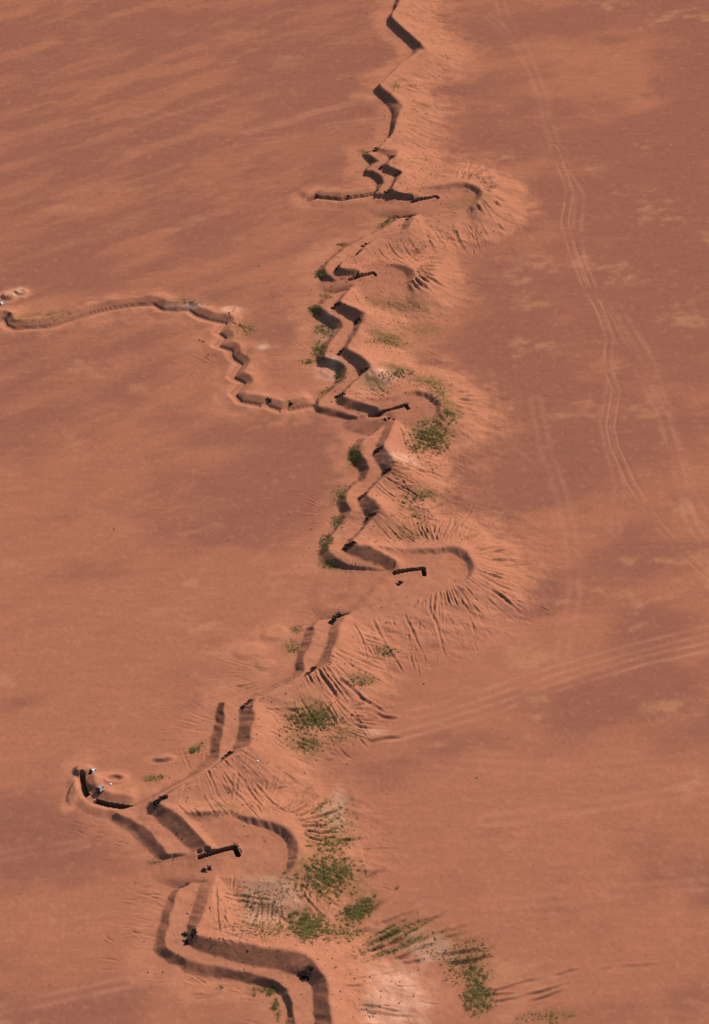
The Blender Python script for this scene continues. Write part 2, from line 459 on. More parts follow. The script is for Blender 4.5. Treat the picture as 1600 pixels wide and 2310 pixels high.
# --- scraped furrows left by the bulldozers
G = np.zeros((NR, NC))
def groove(p0, p1, w, dep):
    groove_w(at(*p0, 0.6), at(*p1, 0.2), w, dep)
def groove_w(a, b, w, dep):
    L = math.hypot(b[0] - a[0], b[1] - a[1])
    if L < 0.5:
        return
    g = 3 * w
    b_ = box(min(a[0], b[0]) - g, max(a[0], b[0]) + g, min(a[1], b[1]) - g, max(a[1], b[1]) + g)
    if b_ is None:
        return
    ux, uy = (b[0] - a[0]) / L, (b[1] - a[1]) / L
    x, y = X[b_] - a[0], Y[b_] - a[1]
    s = x * ux + y * uy
    c = -x * uy + y * ux + 0.16 * w * np.sin(s / L * 5 + L) + (wob[b_] * .45 + lump[b_] * .7) * w * min(1.0, L / 10)
    env = sstep(-.02 * L, .15 * L, s) * (1 - sstep(.6 * L, 1.02 * L, s)) * (0.75 + 5 * lump[b_] + .8 * wob[b_])
    env = np.clip(env, 0, 1.3)
    G[b_] += env * dep * (-0.9 * np.exp(-(c / (.30 * w)) ** 2) + 0.85 * np.exp(-((c - .62 * w) / (.27 * w)) ** 2) + 0.25 * np.exp(-((c + .8 * w) / (.4 * w)) ** 2))
def fan(cx, cy, a0, a1, r0, r1, n, w=0.9, dep=0.42, sq=0.72):
    n = int(n * 1.7); w *= .8; dep *= .7
    for i in range(n):
        a = R(a0 + (a1 - a0) * (i + rng.uniform(-.35, .35)) / max(n - 1, 1))
        q0 = r0 * rng.uniform(.92, 1.12); q1 = r1 * rng.uniform(.72, 1.15)
        sw = R(rng.uniform(-6, 6))
        groove((cx + q0 * math.cos(a), cy + sq * q0 * math.sin(a)), (cx + q1 * math.cos(a + sw), cy + sq * q1 * math.sin(a + sw)), w * rng.uniform(.6, 1.2), dep * rng.uniform(.5, 1.1))
        for z_ in range(2):
            a += R(rng.uniform(-7, 7)); f0, f1 = sorted(rng.uniform(0, 1, 2))
            e0, e1 = q0 + (q1 - q0) * f0, q0 + (q1 - q0) * f1
            groove((cx + e0 * math.cos(a), cy + sq * e0 * math.sin(a)), (cx + e1 * math.cos(a), cy + sq * e1 * math.sin(a)), w * rng.uniform(.4, .7), dep * rng.uniform(.3, .6))
fan(1035, 442, -50, 55, 57, 112, 9, 2.6, 1.3)
fan(1035, 442, -85, -50, 40, 80, 3, 2.0, .6)
fan(890, 622, -48, 52, 52, 115, 8, 2.2, 1.05)
fan(930, 915, -38, 45, 72, 150, 12, 1.7, .6)
fan(985, 1285, -150, -70, 75, 150, 13, 1.1, .42)
fan(1000, 1285, -62, 40, 78, 185, 22, 1.0, .36)
fan(985, 1285, 38, 115, 72, 165, 17, 1.0, .33)
fan(590, 1900, -58, 6, 98, 205, 22, 1.1, .6)
fan(770, 1130, -30, 50, 100, 230, 12, 1.0, .3)
fan(740, 1050, -10, 40, 130, 270, 9, 1.0, .36)
fan(640, 1450, 22, 72, 125, 240, 13, 1.1, .38)
fan(560, 1640, -25, 40, 60, 190, 10, 1.1, .25)
fan(400, 1660, 32, 66, 130, 240, 18, .9, .26)
fan(700, 1620, -20, 25, 90, 190, 10, 1.1, .35)
fan(480, 2050, -15, 40, 50, 120, 6, 1.0, .06)
fan(650, 1520, 130, 200, 60, 190, 11, 1.1, .2)
fan(560, 1650, 150, 215, 85, 170, 7, 1.1, .22)
fan(770, 1160, 140, 215, 55, 120, 13, .9, .15)
fan(560, 2100, 150, 205, 200, 330, 6, 1.1, .14)
fan(760, 750, 140, 220, 60, 120, 9, .9, .15)
fan(540, 830, -40, 30, 35, 130, 12, .8, .15)
fan(510, 830, 150, 215, 20, 90, 10, .8, .15)
fan(800, 720, -30, 40, 60, 190, 14, .9, .16)
for p0, p1, w, d in [((800,2110),(960,2045),1.3,.5), ((815,2135),(1010,2062),1.2,.6), ((830,2150),(975,2098),1.2,.5), ((880,2165),(1070,2098),1.2,.45), ((900,2175),(1110,2140),1.3,.5),
                     ((830,2060),(905,2010),1.2,.4), ((780,2010),(900,1945),1.4,.35), ((1010,2180),(1120,2150),1.3,.5), ((1100,2235),(1230,2205),1.0,.24), ((1105,2262),(1300,2218),1.0,.3),
                     ((1190,2262),(1290,2225),.9,.25), ((1090,2245),(1190,2240),.9,.2), ((1250,2200),(1330,2185),1,.25), ((1330,2195),(1560,2170),1.3,.2), ((930,2130),(1080,2078),1.3,.4),
                     ((760,1545),(835,1588),1.2,.6), ((720,1540),(770,1595),1.2,.5), ((850,1612),(900,1620),1.2,.4), ((830,1672),(910,1660),1.2,.5), ((800,1575),(875,1608),1.2,.4),
                     ((905,1235),(990,1150),1.0,.4), ((880,1240),(960,1140),1.0,.35), ((1010,1225),(1075,1130),1.0,.4), ((940,1075),(1015,1082),1,.4), ((880,1065),(1000,1090),1,.4), ((900,1085),(1010,1072),1,.3),
                     ((940,1165),(1090,1100),1,.3), ((1085,1320),(1185,1390),1.2,.3), ((700,1405),(620,1425),1,.2)]:
    groove(p0, p1, w, d)
# short scrapes and clods all over the outer slopes
G_main, G = G, np.zeros((NR, NC))
acc = np.cumsum([0] + [math.hypot(*(right_line[i + 1] - right_line[i])[:2]) for i in range(len(right_line) - 1)])
for _ in range(900):
    q = rng.uniform(0, acc[-1]); i = min(np.searchsorted(acc, q, 'right') - 1, len(right_line) - 2)
    a, b = right_line[i], right_line[i + 1]
    d = (b - a)[:2]; L = np.hypot(*d)
    if L < .3:
        continue
    n_ = np.array((d[1], -d[0])) / L
    if n_[0] < -.2:
        continue
    o_ = a[:2] + d * rng.random() + n_ * rng.uniform(3.5, 20)
    an = math.atan2(n_[1], n_[0]) + rng.normal(0, .18)
    l_ = rng.uniform(1.5, 5.5)
    groove_w(o_, o_ + l_ * np.array((math.cos(an), math.sin(an))), rng.uniform(.45, .85), rng.uniform(.07, .2))
for _ in range(620):
    q = rng.uniform(0, acc[-1]); i = min(np.searchsorted(acc, q, 'right') - 1, len(right_line) - 2)
    a, b = right_line[max(i - 3, 0)], right_line[min(i + 4, len(right_line) - 1)]
    d = (b - a)[:2]; L = np.hypot(*d)
    n_ = np.array((d[1], -d[0])) / max(L, .3)
    if n_[0] < 0:
        continue
    o_ = right_line[i][:2] + n_ * rng.uniform(2.5, 9)
    an = math.atan2(n_[1], n_[0]) + rng.normal(0, .10); l_ = rng.uniform(5, 13)
    groove_w(o_, o_ + l_ * np.array((math.cos(an), math.sin(an))), rng.uniform(.6, 1.0) * (1 + .6 * float(o_[1] > 480)), rng.uniform(.07, .2))
for _ in range(260):
    S = sec_rows[rng.integers(6)][0]
    p = S[rng.integers(len(S))][:2] + np.array((-rng.uniform(1.5, 11), rng.normal(0, 2)))
    an = math.pi + rng.normal(0, .35); l_ = rng.uniform(1.5, 5)
    groove_w(p, p + l_ * np.array((math.cos(an), math.sin(an))), rng.uniform(.5, .9), rng.uniform(.06, .16))
keep = 1 - blur(np.isin(ID, [i for i, k in IDNAME.items() if k and k[2:] and k[2] in ('lower_face', 'upper_face', 'ledge', 'curved_bank', 'platform', 'ramp', 'channel', 'vehicle_pit')]).astype(float), 3)
G = G_main + np.clip(G, -.15 - .1 * sstep(380, 540, Y), .17 + .1 * sstep(380, 540, Y))
Z += np.clip(G, -.34 - .4 * sstep(380, 540, Y), .38 + .4 * sstep(380, 540, Y)) * np.clip(keep, 0, 1)
# old blast rings scraped in the plain
for (px, py, r) in [(885, 1772, 1.9), (835, 1772, 1.5), (885, 1772, .8), (772, 1770, 1.4), (1020, 1980, 1.8)]:
    c = at(px, py, 0.3)
    b_ = box(c[0] - 6, c[0] + 6, c[1] - 6, c[1] + 6)
    d = np.hypot(X[b_] - c[0], (Y[b_] - c[1]) * .9) * (1 + .25 * wob[b_])
    Z[b_] += .5 * np.clip(.3 + 3 * lump[b_], .1, 1) * (0.13 * np.exp(-((d - r) / .35) ** 2) - .10 * np.exp(-((d - r - .8) / .4) ** 2))

# --- mounds and hollows of the small outposts
def mound(px, py, rx, ry, h, rot=0.0, key=None, rim=0.0):
    c = at(px, py, 0)
    ca, sa = math.cos(R(rot)), math.sin(R(rot))
    gg = 2.3 * max(rx, ry)
    b_ = box(c[0] - gg, c[0] + gg, c[1] - gg, c[1] + gg)
    x, y = X[b_] - c[0], Y[b_] - c[1]
    u, v = (x * ca + y * sa) / rx, (-x * sa + y * ca) / ry
    q = np.sqrt(u * u + v * v)
    q = q * (1 + .15 * lump[b_] * 5)
    f = h * (1 - sstep(.45, 1.05, q))
    if rim:
        f = f - rim * (1 - sstep(.2, .62, q))
    global Z, ID, fresh
    Z[b_] += f
    fresh[b_] = np.maximum(fresh[b_], 1 - sstep(.8, 2.0, q))
    if key:
        ID[b_][(q < 1.0) & (ID[b_] == 0)] = new_id(key)
mound(188, 1741, 2.6, 1.9, 1.35, 8, ('mound', 1))
mound(258, 1760, 3.9, 2.0, .6, 4, ('mound', 2), .75)
mound(212, 1770, 2.6, 2.4, .8, 20)
mound(20, 669, 2.4, 1.9, 1.1, 0, ('mound', 4))
mound(48, 659, 2.4, 1.6, .8, 0, ('mound', 5), .5)
mound(168, 1790, 1.6, 4.0, .7, -15)
for px, py, rx, ry, h in [(865,870,4,2.4,.5), (745,840,3.4,3,.4), (370,1712,3,1.2,.7), (620,1430,4,3,.5), (560,1470,5,3,.4),
                          (640,2040,6,4,.5), (880,2250,9,6,.6), (470,2235,4,2,.3), (600,1500,3,2,.4)]:
    mound(px, py, rx, ry, h, 10)

# ------------------------------------------------------------------ colours of the ground
N77 = fbm(X, Y, 3, 3, 77)
def blob(px, py, rx, ry, rot=0.0, soft=.6):
    c = at(px, py, 0)
    s = pxm(py)
    g = 3.2 * max(rx, ry / .74) / s
    b_ = box(c[0] - g, c[0] + g, c[1] - g, c[1] + g)
    x, y = (X[b_] - c[0]) * s, (Y[b_] - c[1]) * s * 0.74
    ca, sa = math.cos(R(rot)), math.sin(R(rot))
    u, v = (x * ca + y * sa) / rx, (-x * sa + y * ca) / ry
    q = np.hypot(u, v) + .5 * wob[b_] + .45 * N77[b_]
    return b_, (1 - sstep(1 - soft, 1 + soft * .5, q))
for a in [(890,2250,95,70), (620,2040,75,40,-15), (595,2075,50,30), (860,870,48,20,25), (745,838,32,24), (740,745,22,26), (880,2290,90,60), (745,1840,30,20), (595,780,28,18),
          (430,695,60,7), (850,1650,30,10), (520,700,30,10), (905,1060,40,16), (760,1840,20,50), (38,662,34,14), (970,2140,60,30)]:
    b_, q_ = blob(*a)
    pale[b_] = np.maximum(pale[b_], q_)
# pale vehicle tracks over the plain
def track(path, width, amt=.8, gauge=2.2, dep=.06):
    width *= 1.15
    global rut
    pts = [at(*p, 0.0) for p in path]
    D, S, _, T = seg_field(pts, 6)
    br = np.clip(.65 + .9 * fbm(X, Y, 7, 2, 91), 0, 1)
    l = np.exp(-((D - gauge / 2) / width) ** 2) * br
    rut = np.maximum(rut, .62 * amt * l)
    global Z
    Z = Z - dep * l
T1 = [(1250,330),(1268,375),(1288,430),(1276,500),(1292,560),(1322,640),(1352,690),(1378,760),(1372,830),(1392,880),(1378,960),(1388,1010),(1425,1090),(1480,1175),(1545,1250),(1640,1330)]
track(T1, .38, .8, 2.2, .16)
track([(1272,380),(1310,440),(1302,520),(1312,590),(1350,680),(1400,770),(1440,830),(1500,940),(1530,1050),(1562,1180),(1640,1300)], .6, .6, 2.6)
track([(1390,690),(1450,790),(1490,900),(1520,1000),(1560,1120),(1640,1240)], .9, .5, 3.2)
track([(1040,-40),(1062,0),(1110,40),(1170,100),(1215,180),(1235,260),(1268,375)], .9, .3, 2.6)
track([(1120,-40),(1140,40),(1190,120),(1235,230)], .8, .4, 3.0)
track([(880,1664),(1000,1632),(1100,1603),(1300,1535),(1450,1490),(1680,1440)], .45, 1.1, 2.4)
track([(860,1625),(1000,1595),(1250,1512),(1400,1470),(1680,1400)], .45, 1.0, 2.6)
track([(1000,1720),(1300,1735),(1640,1700)], .7, .35, 3)
track([(1100,1850),(1350,1815),(1660,1765)], .7, .6, 2.8)
track([(960,2045),(1200,2035),(1400,2010),(1660,1990)], .7, .55, 2.6)
track([(-60,2290),(120,2252),(290,2216)], .6, .8, 2.2)
track([(-60,1942),(60,1922),(190,1905)], .6, .5, 2.2)
track([(-60,2092),(150,2085),(340,2050)], .7, .25, 2.4)
track([(1210,900),(1235,1020),(1270,1120),(1290,1200),(1300,1330),(1270,1480)], .8, .4, 2.8)
track([(1110,880),(1130,1000),(1200,1050)], .7, .25, 2.8)
track([(1380,870),(1365,960),(1400,1100),(1390,1200)], .6, .45, 2.4)
track([(-40,335),(300,250),(560,290),(790,240)], .8, .25, 4)
track([(560,300),(700,255),(840,222)], .6, .8, 1.6)
track([(540,325),(640,312),(745,282),(870,268)], .6, .6, 2.0)
# crust: broad dark patches, streaked by the wind
med = fbm(X, Y, 16, 3, 73, 2.2, 1.3, R(5))
cr = med * .65 + fbm(X, Y, 6.5, 3, 107, 1.8, 1.2, R(6)) * .35 + fbm(X, Y, 55, 4, 61, 1.7, 1.0, R(14)) * .8 + fbm(X, Y, 13, 3, 67, 4.0, 0.9, R(20)) * .45
c0 = at(330, 100, 0)
far_l = np.exp(-(((X - c0[0]) / 85) ** 2 + ((Y - c0[1]) / 165) ** 2)) * (1 - OUT)
st = fbm(X, Y, 4.6, 4, 71, 4.2, 1.0, R(31)) * .8 + fbm(X, Y, 14, 2, 72, 3.0, 1.0, R(27)) * .35
crust = sstep(-.30, .42, cr + .11 + .16 * fbm(X, Y, 3.5, 3, 103, 2.5, 1.0, R(18)) + far_l * (.42 + 1.1 * st))
nb = fbm(X, Y, 2.2, 4, 101, 1.6, 1.0, R(15))
soft_f = np.where(np.isin(ID, PLAIN_IDS), .4, 1.0)
soft_f = np.where(np.isin(ID, [i for i, k in IDNAME.items() if k and k[2:] and k[2] == 'lower_face']), .35, soft_f)
soft_f = blur(np.where(np.isin(ID, [i for i, k in IDNAME.items() if k and k[2:] and k[2] == 'upper_face']), .6, soft_f), 1)
fresh = np.clip(np.clip(fresh, 0, 1) * soft_f * (1 + .35 * nb) + .5 * nb * sstep(.02, .3, fresh) * (1 - .6 * core), 0, 1)
fl_ = np.clip(1.15 * far_l, 0, .95)
crust = crust * (1 - fl_) + fl_ * (.25 + .95 * sstep(-.30, .34, st + .12 * nb))
crust = crust * (1 - .85 * np.clip(fresh, 0, 1))
# light sandy flecks drifted on the plain
fl = fbm(X, Y, 8, 4, 81, 2.0, 1.2, R(4)) - .30
flecks = sstep(-.05, .5, fl + .6 * nb) * (1 - np.clip(fresh, 0, 1)) * .6 * sstep(-.25, .3, fl) * (1 - .7 * far_l)
patch_ = fbm(X, Y, 5.5, 3, 87)
# thrown sand is stronger orange close to the cut faces
print('zones done')

# scrub: (picture x, y, half width, half height, tilt, count, largest size in metres, description)
SCRUB = [
 (735,1978,78,52,8,330,.95,'low green bush in big thicket below nearest curved bank'),
 (690,2090,46,32,0,240,.95,'green bush in lowest thicket above the long shaded berm face'),
 (803,2058,50,22,35,170,.9,'green bush in slanting thicket right of lowest pale patch'),
 (600,2050,66,58,0,190,.6,'small bush on pale stony patch below nearest curved bank'),
 (592,2106,56,10,0,60,.55,'small bush in thin row above long shaded berm face'),
 (770,2106,70,18,0,110,.7,'small bush along the lower fringe of the lowest thicket'),
 (875,2112,80,10,24,110,.65,'small bush growing in scraped furrow near bottom of photo'),
 (905,2136,80,8,22,90,.6,'small bush growing in scraped furrow near bottom of photo'),
 (1050,2170,62,48,0,190,.65,'scattered small bush right of pale hollow at bottom edge'),
 (1080,2240,36,46,0,200,.8,'olive bush in thicket right of pale hollow at bottom edge'),
 (980,2130,80,30,10,70,.5,'scattered small bush among the scraped furrows at lower right'),
 (1240,2292,65,16,0,70,.5,'small bush at the bottom edge right of centre'),
 (840,2280,30,14,0,30,.45,'tiny bush on the pale hollow at the bottom edge'),
 (612,2236,16,9,0,30,.8,'bush on the toe of the berm at the bottom edge'),
 (620,2268,10,14,0,26,.8,'bush on the toe of the berm at the bottom edge'),
 (626,2292,7,14,0,12,.6,'bush on the toe of the berm at the bottom edge'),
 (580,2232,22,9,0,18,.45,'bush on the toe of the berm at the bottom edge'),
 (760,1860,40,55,20,90,.6,'small bush between scraped rays of nearest curved bank'),
 (770,1900,44,9,8,70,.65,'small bush between scraped rays of nearest curved bank'),
 (722,1822,40,3,38,26,.6,'small bush between scraped rays of nearest curved bank'),
 (738,1842,45,3,32,30,.6,'small bush between scraped rays of nearest curved bank'),
 (735,1860,42,3,25,30,.6,'small bush between scraped rays of nearest curved bank'),
 (742,1875,45,3,18,34,.6,'small bush between scraped rays of nearest curved bank'),
 (738,1890,44,3,12,34,.6,'small bush between scraped rays of nearest curved bank'),
 (742,1904,46,3,8,34,.6,'small bush between scraped rays of nearest curved bank'),
 (745,1918,44,3,4,34,.6,'small bush between scraped rays of nearest curved bank'),
 (870,2098,70,3,28,40,.6,'small bush between scraped rays of nearest curved bank'),
 (945,2092,60,3,26,30,.6,'small bush between scraped rays of nearest curved bank'),
 (850,2140,60,3,24,40,.6,'small bush between scraped rays of nearest curved bank'),
 (708,1622,58,30,10,300,.8,'bush in thicket right of shaded berm faces, mid left'),
 (690,1678,46,24,0,120,.6,'bush on the lower edge of the thicket at mid left'),
 (770,1655,40,26,0,60,.5,'bush on the right fringe of the thicket at mid left'),
 (810,1540,32,10,0,50,.6,'bush among the scraped furrows below the big curved bank'),
 (872,1470,24,14,0,50,.7,'bush in small clump below furrows of big curved bank'),
 (440,1690,22,8,25,40,.7,'bush in the small clump left of the berm at lower left'),
 (660,1462,20,16,20,34,.6,'bush on the toe of the berm below the big curved bank'),
 (668,1422,14,8,0,22,.5,'bush on the toe of the berm below the big curved bank'),
 (345,1756,22,6,5,26,.6,'bush behind the small outpost at lower left'),
 (500,1834,34,7,0,26,.5,'bush at the upper tip of the nearest curved bank'),
 (345,1944,16,8,20,14,.5,'bush on the ramp of the nearest curved bank'),
 (966,988,50,34,5,330,.85,'bush in the round thicket below the middle curved bank'),
 (1015,940,18,16,-40,60,.8,'bush on the end of the middle curved bank'),
 (990,895,26,22,-30,70,.6,'bush on the outer slope of the middle curved bank'),
 (900,845,36,12,0,110,.75,'bush in the thicket above the middle curved bank'),
 (965,868,42,14,-10,90,.6,'bush in the thicket above the middle curved bank'),
 (850,885,34,10,-15,50,.5,'bush beside the pale patch above the middle curved bank'),
 (768,845,12,18,0,70,.8,'bush on the toe of the berm beside the round pale patch'),
 (722,792,16,20,0,80,.8,'bush on the toe of the zigzag berm near the centre'),
 (735,745,22,18,-20,90,.7,'bush on the toe of the zigzag berm near the centre'),
 (712,700,14,14,0,50,.75,'bush on the toe of the zigzag berm near the centre'),
 (735,668,16,6,0,24,.6,'bush on the toe of the zigzag berm near the centre'),
 (692,815,14,6,0,26,.7,'bush on the toe of the zigzag berm near the centre'),
 (742,880,24,7,20,28,.6,'bush on the toe of the zigzag berm near the centre'),
 (722,620,14,11,0,46,.8,'bush in the dark clump left of the second curved bank'),
 (870,505,26,6,30,50,.7,'bush on the toe of the berm below the farthest curved bank'),
 (775,553,16,5,0,24,.6,'bush on the toe of the berm below the farthest curved bank'),
 (800,1030,15,20,0,90,.75,'bush on the toe of the berm right of centre'),
 (768,1115,22,24,0,70,.6,'bush on the toe of the berm above the big curved bank'),
 (762,1180,18,14,30,60,.7,'bush on the toe of the berm above the big curved bank'),
 (736,1225,12,22,-20,80,.8,'bush on the toe of the berm above the big curved bank'),
 (745,1275,24,9,0,40,.6,'bush on the toe of the berm above the big curved bank'),
 (950,1122,44,13,5,90,.6,'bush on the outer slope right of centre'),
 (930,1166,34,9,0,40,.6,'bush on the outer slope right of centre'),
 (950,1215,70,14,0,50,.45,'bush above the rays of the big curved bank'),
 (555,748,22,22,0,46,.6,'bush on the bank of the zigzag trench'),
 (565,800,12,12,0,16,.5,'bush on the bank of the zigzag trench'),
 (100,714,60,9,5,50,.5,'bush above the far left end of the trench'),
 (430,684,46,6,-8,40,.55,'bush above the bend of the trench'),
 (870,772,44,13,0,90,.55,'bush on the outer slope near the centre'),
 (900,695,70,18,0,70,.45,'bush below the second curved bank'),
 (950,745,50,16,0,40,.4,'bush on the outer slope near the centre'),
 (890,205,10,16,-30,26,.6,'bush behind the berm crest near the top'),
 (955,245,30,10,0,22,.5,'bush behind the berm crest near the top'),
 (825,345,14,6,0,24,.6,'bush on the toe of the berm near the top'),
 (940,540,70,12,0,40,.4,'bush on the outer slope below the farthest curved bank'),
 (1060,470,50,16,0,40,.4,'bush below the farthest curved bank'),
]
for s in SCRUB:
    d = s[5] * 18.0 / (s[2] * s[3])
    b_, q_ = blob(s[0], s[1], s[2] * 1.15, s[3] * 1.15, s[4], .8)
    scrub[b_] = np.maximum(scrub[b_], q_ * min(.95, .24 * d + .32))

# ------------------------------------------------------------------ materials
def mat(name):
    m = bpy.data.materials.new(name)
    m.use_nodes = True
    n = m.node_tree
    b = n.nodes['Principled BSDF']
    b.inputs['Roughness'].default_value = 0.95
    b.inputs['Specular IOR Level'].default_value = 0.1
    return m, n, b
def ramp2(n, fac, c0, c1, p0=0.35, p1=0.65):
    r = n.nodes.new('ShaderNodeValToRGB')
    r.color_ramp.elements[0].color = (*c0, 1); r.color_ramp.elements[1].color = (*c1, 1)
    r.color_ramp.elements[0].position = p0; r.color_ramp.elements[1].position = p1
    n.links.new(fac, r.inputs['Fac'])
    return r.outputs['Color']
def mixc(n, fac, a, b):
    m = n.nodes.new('ShaderNodeMix')
    m.data_type = 'RGBA'
    if isinstance(fac, float): m.inputs[0].default_value = fac
    else: n.links.new(fac, m.inputs[0])
    for s, k in ((a, 6), (b, 7)):
        if isinstance(s, tuple): m.inputs[k].default_value = (*s, 1)
        else: n.links.new(s, m.inputs[k])
    return m.outputs[2]
def noise(n, scale, det=4, rough=.55, vec=None):
    t = n.nodes.new('ShaderNodeTexNoise')
    t.inputs['Scale'].default_value = scale; t.inputs['Detail'].default_value = det; t.inputs['Roughness'].default_value = rough
    if vec is not None: n.links.new(vec, t.inputs['Vector'])
    return t.outputs['Fac']
def math_(n, op, a, b):
    m = n.nodes.new('ShaderNodeMath'); m.operation = op; m.use_clamp = op in ('MULTIPLY', 'SUBTRACT')
    for s, k in ((a, 0), (b, 1)):
        if isinstance(s, float): m.inputs[k].default_value = s
        else: n.links.new(s, m.inputs[k])
    return m.outputs[0]

C_PLAIN, C_CRUST, C_FRESH = (.42, .157, .086), (.315, .119, .073), (.53, .206, .111)
C_PALE, C_SCRUB, C_RUT, C_FLECK = (.66, .34, .22), (.20, .115, .045), (.52, .212, .128), (.50, .22, .115)
def ground_material():
    m, n, b = mat('desert_sand')
    geo = n.nodes.new('ShaderNodeNewGeometry')
    P = geo.outputs['Position']
    z1 = n.nodes.new('ShaderNodeAttribute'); z1.attribute_name = 'zone'
    z2 = n.nodes.new('ShaderNodeAttribute'); z2.attribute_name = 'zone_more'
    s1 = n.nodes.new('ShaderNodeSeparateColor'); n.links.new(z1.outputs['Color'], s1.inputs[0])
    s2 = n.nodes.new('ShaderNodeSeparateColor'); n.links.new(z2.outputs['Color'], s2.inputs[0])
    fine, mid, tiny = noise(n, .45, 6, .65, P), noise(n, .11, 5, .6, P), noise(n, 1.6, 4, .7, P)
    col = mixc(n, mid, tuple(c * .93 for c in C_PLAIN), tuple(c * 1.07 for c in C_PLAIN))
    col = mixc(n, s1.outputs[2], col, C_CRUST)
    col = mixc(n, s2.outputs[1], col, C_FLECK)
    # thrown sand, broken up where it thins out
    thin = math_(n, 'ADD', s1.outputs[0], math_(n, 'MULTIPLY', math_(n, 'SUBTRACT', fine, .5), .0))
    col = mixc(n, thin, col, mixc(n, mid, (C_FRESH[0] * .9, C_FRESH[1] * .9, C_FRESH[2] * .93), C_FRESH))
    col = mixc(n, math_(n, 'MULTIPLY', s1.outputs[1], ramp2(n, fine, (.25, .25, .25), (1, 1, 1), .36, .60)), col, C_PALE)
    col = mixc(n, math_(n, 'MULTIPLY', s2.outputs[0], ramp2(n, fine, (.35, .35, .35), (1, 1, 1), .36, .6)), col, C_SCRUB)
    col = mixc(n, s2.outputs[2], col, C_RUT)
    mott = noise(n, .8, 8, .75, P)
    stv = n.nodes.new('ShaderNodeMapping'); stv.inputs['Rotation'].default_value = (0, 0, R(-16)); stv.inputs['Scale'].default_value = (.09, .55, .3)
    n.links.new(P, stv.inputs['Vector'])
    streak = noise(n, 1.0, 7, .65, stv.outputs[0])
    g1 = ramp2(n, mott, (.90, .90, .90), (1.09, 1.08, 1.08), .30, .70)
    g2 = ramp2(n, streak, (.93, .93, .93), (1.06, 1.06, 1.06), .30, .70)
    for g_ in (g1, g2):
        mm = n.nodes.new('ShaderNodeMix'); mm.data_type = 'RGBA'; mm.blend_type = 'MULTIPLY'; mm.inputs[0].default_value = 1.0
        n.links.new(col, mm.inputs[6]); n.links.new(g_, mm.inputs[7]); col = mm.outputs[2]
    # stones and grit
    col = mixc(n, math_(n, 'MULTIPLY', ramp2(n, tiny, (0, 0, 0), (1, 1, 1), .58, .74), .38), col, (.23, .09, .06))
    col = mixc(n, math_(n, 'MULTIPLY', ramp2(n, fine, (1, 1, 1), (0, 0, 0), .30, .46), .22), col, (.60, .27, .16))
    n.links.new(col, b.inputs['Base Color'])
    bump = n.nodes.new('ShaderNodeBump'); bump.inputs['Strength'].default_value = .55; bump.inputs['Distance'].default_value = .22
    n.links.new(noise(n, 1.3, 5, .7, P), bump.inputs['Height'])
    n.links.new(bump.outputs[0], b.inputs['Normal'])
    b.inputs['Roughness'].default_value = 1.0
    b.inputs['Specular IOR Level'].default_value = 0.0
    return m
M_GROUND = ground_material()
def plain(name, c0, c1, scale=2.0, rough=.9):
    m, n, b = mat(name)
    geo = n.nodes.new('ShaderNodeNewGeometry')
    n.links.new(ramp2(n, noise(n, scale, 4, .6, geo.outputs['Position']), c0, c1), b.inputs['Base Color'])
    b.inputs['Roughness'].default_value = rough
    return m
M_LEAF = plain('scrub_leaf', (.10, .090, .023), (.225, .178, .054), .6)
M_SHADE_STONE = plain('shade_black_stone', (.012, .010, .009), (.05, .038, .032), 2.5)  # rim stones coloured near black to carry the shade of the dugout openings
M_MOUTH_SHADE = plain('mouth_shade', (.006, .006, .007), (.016, .014, .014), 1.2)  # black colour standing in for the shade inside dugout and shelter openings
M_WHITE = plain('white_sheet', (.60, .66, .66), (.80, .82, .80), 1.0, .6)
M_BLUE = plain('faded_blue_sheet', (.18, .24, .25), (.30, .34, .34), 1.0, .7)
M_WOOD = plain('old_timber', (.10, .06, .04), (.2, .12, .08), 2.0)
M_PALE = plain('pale_stone', (.5, .33, .25), (.68, .5, .4), 2.0)
M_BAG = plain('loose_stone', (.12, .055, .035), (.34, .15, .09), 3.0)

# ------------------------------------------------------------------ cut the surveyed ground into its pieces
VN = np.zeros((NR, NC, 3))
dzx = np.gradient(Z, axis=1) / np.gradient(X, axis=1)
# along a column x changes with y, correct for it
dzc = np.gradient(Z, axis=0) / np.gradient(Y, axis=0)
dxc = np.gradient(X, axis=0) / np.gradient(Y, axis=0)
dzy = dzc - dzx * dxc
VN = np.stack([-dzx, -dzy, np.ones_like(Z)], -1)
VN /= np.linalg.norm(VN, axis=-1, keepdims=True)
zone = np.stack([np.clip(fresh, 0, 1), np.clip(pale, 0, 1), np.clip(crust, 0, 1), np.ones_like(Z)], -1).astype(np.float32).reshape(-1, 4)
zone2 = np.stack([np.clip(scrub, 0, 1), np.clip(flecks, 0, 1), np.clip(rut, 0, 1), np.ones_like(Z)], -1).astype(np.float32).reshape(-1, 4)
CO = np.stack([X, Y, Z], -1).reshape(-1, 3).astype(np.float32)
VNf = VN.reshape(-1, 3).astype(np.float32)
gi = np.arange(NR * NC).reshape(NR, NC)
quads = np.stack([gi[:-1, :-1], gi[:-1, 1:], gi[1:, 1:], gi[1:, :-1]], -1).reshape(-1, 4)
FID = ID[:-1, :-1].reshape(-1)

